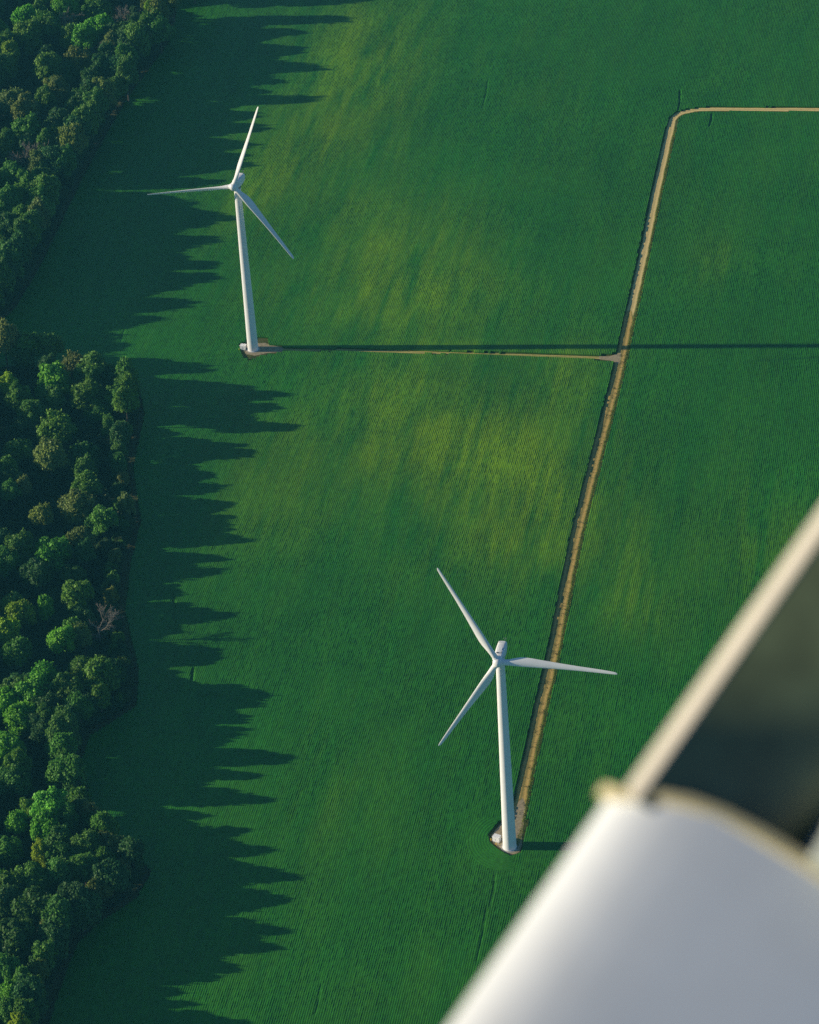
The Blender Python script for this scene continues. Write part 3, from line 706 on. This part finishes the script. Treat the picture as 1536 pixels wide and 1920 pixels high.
rt = random.Random(17)
WOODS = {'n': ('upper wood', 'trees of the upper wood'), 's': ('left wood', 'trees of the left wood'), 'l': ('lower wood', 'trees of the lower wood')}
SECTION = {'n': ((1500, 'at the very top'), (1455, 'below the top corner'), (1410, 'by the rotor tip'), (1360, 'by the farther hub'), (1300, 'by mid tower'), (1240, 'by the lower tower'), (0, 'at its low end')),
           's': ((1145, 'top end'), (1110, 'upper stretch'), (1075, 'upper middle'), (1040, 'middle'), (1000, 'lower middle'), (960, 'by the nearer rotor'), (0, 'bottom end')),
           'l': ((895, 'above the hollow'), (865, 'beside the hollow'), (835, 'upper spur side'), (810, 'lower spur side'), (780, 'below the spur'), (0, 'picture bottom'))}
COLWORD = {'g': 'green', 'b': 'bright green', 'o': 'olive brown', 'y': 'yellow green', 'd': 'dark green'}
def tree_label(gk, x, y, h, r, col):
    edge = min(dist_line(np.array([x]), np.array([y]), WOOD_N)[0], dist_line(np.array([x]), np.array([y]), WOOD_S)[0])
    left = -197 + (1559 - y) / 796 * 55.5
    where = 'at the field edge of' if edge < 8 else ('by the frame edge of' if x < left + 9 else 'inside')
    size = 'big' if r > 4.6 else ('small' if r < 3.0 else 'mid-sized')
    sec = next(t for lim, t in SECTION[gk] if y > lim)
    return f'{size} {COLWORD[col]} tree {where} the {WOODS[gk][0]}, {sec}'
def put_tree(x, y, h, r, col, kind, label):
    gk = 'n' if y > 1185 else ('s' if y > 925 else 'l')
    lab, grp = tree_label(gk, x, y, h, r, col), WOODS[gk][1]
    root = obj('bare_tree' if kind == 'x' else 'broadleaf_tree', None, None, (x, y, .012), (0, 0, rt.uniform(0, 6.28)))
    tag(root, label or lab, 'tree', grp)
    if kind == 'x':
        a, b = BARE[rt.randrange(3)]; s = h / 15.0
        obj('trunk', a, root, scale=(s * 1.2, s * 1.2, s)); obj('branches', b, root, scale=(s * 1.2, s * 1.2, s)); return
    obj('trunk', TRUNKS[rt.randrange(4)], root, scale=(h / 15 * .9, h / 15 * .9, h / 15))
    s = min(7.4, r * 1.32) / 4.5; zs = max(s * rt.uniform(.95, 1.15), h * rt.uniform(.40, .46) / 4.5)
    c = obj('crown', CROWNS[rt.randrange(8)], root, (0, 0, h - 4.4 * zs), (rt.uniform(-.12, .12), rt.uniform(-.12, .12), rt.uniform(0, 6.28)), (s, s * rt.uniform(.88, 1.1), zs))
    k = rt.uniform(.8, 1.2); lc = LEAFCOL[col]; c.color = (lc[0] * k * rt.uniform(.8, 1.1), lc[1] * k, lc[2] * k * rt.uniform(.7, 1.3), 1)
placed = []
for x, y, h, r, c, k, l in TREES:
    put_tree(x, y, h, r, c, k, l); placed.append((x, y, r))
for (x1, y1, h1), (x2, y2, h2) in zip(EDGE[:-1], EDGE[1:]):
    gap = abs(y1 - y2)
    if gap > 30: continue
    for k in range(1, 1 + int(gap / 6.0)):
        f = k / (1 + int(gap / 6.0)); x, y = x1 + (x2 - x1) * f - rt.uniform(1, 3), y1 + (y2 - y1) * f
        if not bool(wob_woods(np.array([x]), np.array([y]))[0]): continue
        if any((x - a) ** 2 + (y - b) ** 2 < 9 for a, b, q in placed): continue
        h = min(h1, h2) * rt.uniform(.70, .93); r = max(2.0, min(4.6, h * .26))
        put_tree(x, y, h, r, rt.choice('gdgdo'), 'a', ''); placed.append((x, y, r))
for x, y, h in ((-193, 1213, 20), (-191, 1204, 19.5), (-194, 1195, 20), (-192, 1187, 19), (-195, 1179, 18.5), (-200, 1200, 21), (-201, 1188, 20), (-181, 1241, 20), (-184, 1250, 21), (-180, 1259, 20), (-186, 1232, 20), (-140, 1430, 19), (-141, 1420, 18), (-137, 1438, 19), (-124, 1470, 20), (-133, 1452, 20), (-135, 905, 15), (-134, 915, 15), (-133, 926, 14)):
    put_tree(x, y, h, 4.4, 'd', 'a', ''); placed.append((x, y, 4.4))
for (x1, y1, h1) in EDGE:
    for dx in (7.0, 13.0):
        x, y = x1 - dx + rt.uniform(-1, 1), y1 + .9 + rt.uniform(-2.5, 2.5)
        if any((x - a) ** 2 + (y - b) ** 2 < 4.0 ** 2 for a, b, q in placed): continue
        if not bool(wob_woods(np.array([x]), np.array([y]))[0]) or len(placed) > 290: continue
        h = max(8.0, h1 * rt.uniform(.72, .9)); put_tree(x, y, h, rt.uniform(2.8, 4.0), rt.choice('dgdgdo'), 'a', ''); placed.append((x, y, 3.5))
n_fill = 0
for tries in range(9000):
    x, y = rt.uniform(-245, -90), rt.uniform(735, 1570)
    left = -197 + (1559 - y) / 796 * 55.5
    if x < left - 3: continue
    if not bool(wob_woods(np.array([x]), np.array([y]))[0]): continue
    if dist_line(np.array([x]), np.array([y]), WOOD_N)[0] < 3.5 or dist_line(np.array([x]), np.array([y]), WOOD_S)[0] < 3.5: continue
    r = rt.uniform(3.6, 5.0)
    if any((x - a) ** 2 + (y - b) ** 2 < (max(5.6, .68 * (r + q))) ** 2 for a, b, q in placed): continue
    if len(placed) >= 345: break
    off = x < left - 4
    h = rt.uniform(15, 20) if y > 1185 else ((rt.uniform(16, 20) if y > 1000 else rt.uniform(11, 14.5)) if off else rt.uniform(8.5, 13))
    put_tree(x, y, h, r, rt.choice('ddggdgb'), 'a', ''); placed.append((x, y, r)); n_fill += 1
print('trees', len(placed), 'fill', n_fill)
# the wood goes on beyond the left edge of the picture: one dark mass of crowns, nobody could count it
rw = np.random.default_rng(23); VW = []; LW = []
for y0 in np.arange(690, 1640, 5.2):
    for row in range(2):
        yy = y0 + rw.uniform(-1.5, 1.5); xx = -197 + (1559 - yy) / 796 * 55.5 - 8.5 - row * 7 + rw.uniform(-2, 2)
        if not bool(wob_woods(np.array([xx]), np.array([yy]))[0]): continue
        hh = rw.uniform(17, 20.5) if yy > 1185 else (rw.uniform(14.5, 18) if yy > 945 else rw.uniform(12, 15)); m_ = 1300
        d = rw.normal(size=(m_, 3)); d /= np.linalg.norm(d, axis=1)[:, None]
        p = np.array([xx, yy, hh * .54]) + d * np.array([4.2, 4.2, hh * .46]) * (rw.uniform(.55, 1.0, m_) * (1 + .12 * np.sin(5 * d[:, 0] + xx) * np.cos(6 * d[:, 1] + yy)))[:, None]
        nr = d + rw.normal(size=(m_, 3)) * .6; nr /= np.linalg.norm(nr, axis=1)[:, None]; a = np.cross(nr, rw.normal(size=(m_, 3))); a /= np.linalg.norm(a, axis=1)[:, None]; b = np.cross(nr, a); s = rw.uniform(.35, .7, m_)[:, None]
        VW.append(np.stack([p - a * s, p - b * s * .8, p + a * s, p + b * s * .8], 1).reshape(-1, 3)); LW.append(np.repeat(rw.random(m_), 4))
VW = np.concatenate(VW); me = mesh_np('wood_beyond', VW, np.arange(len(VW)).reshape(-1, 4), M_LEAF); attr(me, 'lv', np.concatenate(LW))
wb = obj('wood_beyond', me); wb.color = (.08, .20, .034, 1); tag(wb, 'mass of green crowns where the woods go on beyond the left edge', 'wood', kind='stuff')
def put_bush(x, y, h, r):
    gk = 'n' if y > 1185 else ('s' if y > 925 else 'l')
    root = obj('bush', None, None, (x, y, .012), (0, 0, rt.uniform(0, 6.28)))
    tag(root, tree_label(gk, x, y, h, r, 'd').replace(' tree ', ' bush ').replace('small ', 'low '), 'bush', 'bushes of the ' + WOODS[gk][0])
    obj('stem', TRUNKS[rt.randrange(4)], root, scale=(.5, .5, h * .8 / 12))
    c = obj('foliage', CROWNS[rt.randrange(8)], root, (0, 0, h * .5), (0, 0, rt.uniform(0, 6.28)), (r / 4.5, r / 4.5, h * .52 / 4.5))
    k = rt.uniform(.7, 1.2); c.color = (.030 * k * rt.uniform(.8, 1.6), .085 * k, .026 * k, 1)
bushes = []
for line, sgn in ((WOOD_N, 1), (WOOD_S, 1)):
    P = resample(line, 3.8); T = np.gradient(P, axis=0); T /= np.linalg.norm(T, axis=1)[:, None]
    for p, t_ in zip(P, T):
        n_ = np.array([t_[1], -t_[0]]); q = p + n_ * rt.uniform(2.3, 4.0)
        if not bool(wob_woods(q[:1], q[1:])[0]): q = p - (q - p)
        if q[1] > 1560 or q[1] < 742 or q[0] < -182: continue
        bushes.append((q[0], q[1])); put_bush(q[0], q[1], rt.uniform(2.8, 5.6), rt.uniform(2.0, 2.9))
n_mantle = len(bushes)
for tries in range(6000):
    if len(bushes) >= 290: break
    x, y = rt.uniform(-215, -95), rt.uniform(745, 1560); left = -197 + (1559 - y) / 796 * 55.5
    if x < left - 3 or not bool(wob_woods(np.array([x]), np.array([y]))[0]): continue
    if min(dist_line(np.array([x]), np.array([y]), WOOD_N)[0], dist_line(np.array([x]), np.array([y]), WOOD_S)[0]) < 2.2: continue
    if any((x - a) ** 2 + (y - b) ** 2 < 3.4 ** 2 for a, b, q in placed) or any((x - a) ** 2 + (y - b) ** 2 < 4.2 ** 2 for a, b in bushes): continue
    bushes.append((x, y)); put_bush(x, y, rt.uniform(3.2, 6.5), rt.uniform(2.6, 3.6))
print('bushes', len(bushes))
# understorey: low brush nobody could count
ru = np.random.default_rng(8); n = 160000
x = ru.uniform(-245, -95, n); y = ru.uniform(735, 1575, n); ok = wob_woods(x, y) & (x > -197 + (1559 - y) / 796 * 55.5 - 28)
cl = vnoise(x, y, 5, 51); ok &= ru.random(n) < .25 + cl
x, y, cl = x[ok], y[ok], cl[ok]; n = len(x)
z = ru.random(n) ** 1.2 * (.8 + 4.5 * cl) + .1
nr = ru.normal(size=(n, 3)) * .6 + np.array([0, 0, 1]); nr /= np.linalg.norm(nr, axis=1)[:, None]
a = np.cross(nr, ru.normal(size=(n, 3))); a /= np.linalg.norm(a, axis=1)[:, None]; b = np.cross(nr, a); p = np.stack([x, y, z], 1); s = ru.uniform(.25, .5, n)[:, None]
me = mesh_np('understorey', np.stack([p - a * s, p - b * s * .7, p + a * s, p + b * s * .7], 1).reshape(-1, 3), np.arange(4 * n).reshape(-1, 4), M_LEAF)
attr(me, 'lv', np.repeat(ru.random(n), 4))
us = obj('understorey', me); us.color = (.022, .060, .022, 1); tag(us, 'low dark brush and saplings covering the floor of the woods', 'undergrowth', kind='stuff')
# weeds and verge grass along the roads
def tufts(name, line, lo, hi, n, h, col, label, seed, clump=0):
    r = np.random.default_rng(seed); P = resample(line, .5); i = r.integers(0, len(P) - 1, n); T = P[i + 1] - P[i]; T /= np.linalg.norm(T, axis=1)[:, None]; N = np.stack([T[:, 1], -T[:, 0]], 1)
    q = P[i] + N * r.uniform(lo, hi, n)[:, None]
    if clump:
        c = vnoise(q[:, 0], q[:, 1], clump, seed); k = c > .74; q = q[k]; n = len(q)
    z = r.random(n) * h; p = np.stack([q[:, 0], q[:, 1], z + .02], 1)
    nr = r.normal(size=(n, 3)); nr[:, 2] = np.abs(nr[:, 2]) + .3; nr /= np.linalg.norm(nr, axis=1)[:, None]
    a = np.cross(nr, r.normal(size=(n, 3))); a /= np.linalg.norm(a, axis=1)[:, None]; b = np.cross(nr, a); s = r.uniform(.08, .2, n)[:, None]
    me = mesh_np(name, np.stack([p - a * s, p - b * s * .6, p + a * s, p + b * s * .6], 1).reshape(-1, 3), np.arange(4 * n).reshape(-1, 4), M_LEAF)
    attr(me, 'lv', np.repeat(r.random(n), 4)); o = obj(name, me); o.color = (*col, 1); tag(o, label, 'grass', kind='stuff')
tufts('verge_grass', ROAD, 1.6, 2.9, 30000, .35, (.22, .27, .03), 'yellow green grass verge along the right side of the road', 3)
tufts('road_weeds', ROAD[:8], -1.2, 2.1, 14000, .4, (.035, .06, .02), 'dark weed tufts scattered along the brown dirt road', 4, 1.3)

# ------------------------------------------------------------------ aircraft strut close to the lens
t3 = Vector(.588 * RT + .809 * UP + .18 * FW).normalized()
w3 = Vector(.809 * RT - .588 * UP); w3 = (w3 - t3 * w3.dot(t3)).normalized(); c3 = w3.cross(t3)
org = Vector(CAM_POS) + Vector(FW) * 3.0 + Vector(RT) * ((1174 - 768) / 5976 * 3.0) - Vector(UP) * ((1488 - 960) / 5976 * 3.0)
strut = obj('aircraft_strut', None)
strut.matrix_world = Matrix(((w3[0], t3[0], c3[0], org[0]), (w3[1], t3[1], c3[1], org[1]), (w3[2], t3[2], c3[2], org[2]), (0, 0, 0, 1)))
tag(strut, 'blurred white aircraft strut with dark panel, close to the lens at lower right', 'aircraft part')
M_AIR = mat_plain('aircraft_paint', (.74, .77, .79), .07, 5, .35, .5)
M_CREAM = mat_plain('cream_paint', (.66, .59, .36), .06, 8, .45, .4)
M_GREY2 = mat_plain('skylit_grey_green', (.36, .40, .37), .08, 9, .5, .3)  # white surface under skylight alone, its grey put into the colour
M_LIP = mat_plain('sunlit_cream', (.66, .62, .53), .08, 9, .5, .3)  # low sun on the white edge, put into the colour as cream
M_OLIVE = mat_plain('dark_panel_paint', (.125, .165, .090), .3, 14, .35, .5)
def rim(w): return .048 * (1 - math.exp(-max(0.0, w) / .05))
def sheet(name, prof, t0, t1, mat, parent, n=2, warp=None, ang=40):
    rings = []
    for k in range(n):
        f = k / (n - 1); rings.append([((w, t0(w) * (1 - f) + t1(w) * f, c) if not warp else warp(w, t0(w) * (1 - f) + t1(w) * f, c)) for w, c in prof])
    return obj(name, smooth_by(MB().loft(rings).mesh(name, mat), ang), parent)
def sm(x): x = min(1.0, max(0.0, x)); return x * x * (3 - 2 * x)
lip = [(.006, -.06), (-.001, -.02), (.001, -.010), (.0045, -.001), (.0080, .0055), (.0105, .0083), (.0125, .0080), (.0134, .004), (.0138, -.03), (.0145, -.06)]
sheet('leading_edge', lip, lambda w: .0, lambda w: .80, M_LIP, strut, 6)
def twist(w, t, c):  # lower panel bends off the sun, standing in for the fairing's shadow
    k = -.12 + .36 * sm((.92 * t - .40 * w - .02) / .15)
    return (w, t, c if c < -.05 else c + .021 + k * (w - .0141))
panel = [(.0141, -.09)] + [(.0141 + .1559 * i / 12, -.0125 + .002 * math.sin(math.pi * i / 12)) for i in range(13)] + [(.170, -.09)]
sheet('dark_panel', panel, lambda w: .0, lambda w: .80, M_OLIVE, strut, 16, twist)
sheet('trailing_edge', [(.1705, -.09), (.1705, .045), (.174, .062), (.190, .075), (.30, .110), (.50, .160), (.50, -.09)], lambda w: rim(w) - .004, lambda w: .80, M_GREY2, strut, 6)
low = [(.016, -.12), (-.004, -.07), (-.007, -.045), (-.004, -.026), (.004, -.012), (.014, -.002), (.028, .007), (.05, .0145), (.08, .0215), (.12, .0290), (.16, .0360), (.20, .0430), (.25, .0510), (.32, .061), (.46, .078), (.46, -.12)]
sheet('lower_fairing', low, lambda w: -.80, lambda w: rim(w) - .009, M_AIR, strut, 8)
col_ = [(w - .011 * max(0, 1 - max(0, w) / .05), c + .002 if c > -.1 else c) for w, c in low]
sheet('collar', col_, lambda w: rim(w) - .0085, lambda w: rim(w) + .001, M_CREAM, strut, 4)

# ------------------------------------------------------------------ haze over the whole place
hz = MB().box((0, 1100, 345.5), (8400, 8400, 697)); t = NT('haze_air'); t.n.remove(t.b)
pv = t.new('ShaderNodeVolumePrincipled'); pv.inputs['Color'].default_value = HAZE_COL; pv.inputs['Density'].default_value = HAZE_DEN; pv.inputs['Anisotropy'].default_value = 0.2
t.link(pv.outputs[0], t.out.inputs['Volume'])
tag(obj('haze', hz.mesh('haze', t.m)), 'thin blue haze filling the air below the aircraft', 'haze', kind='stuff')
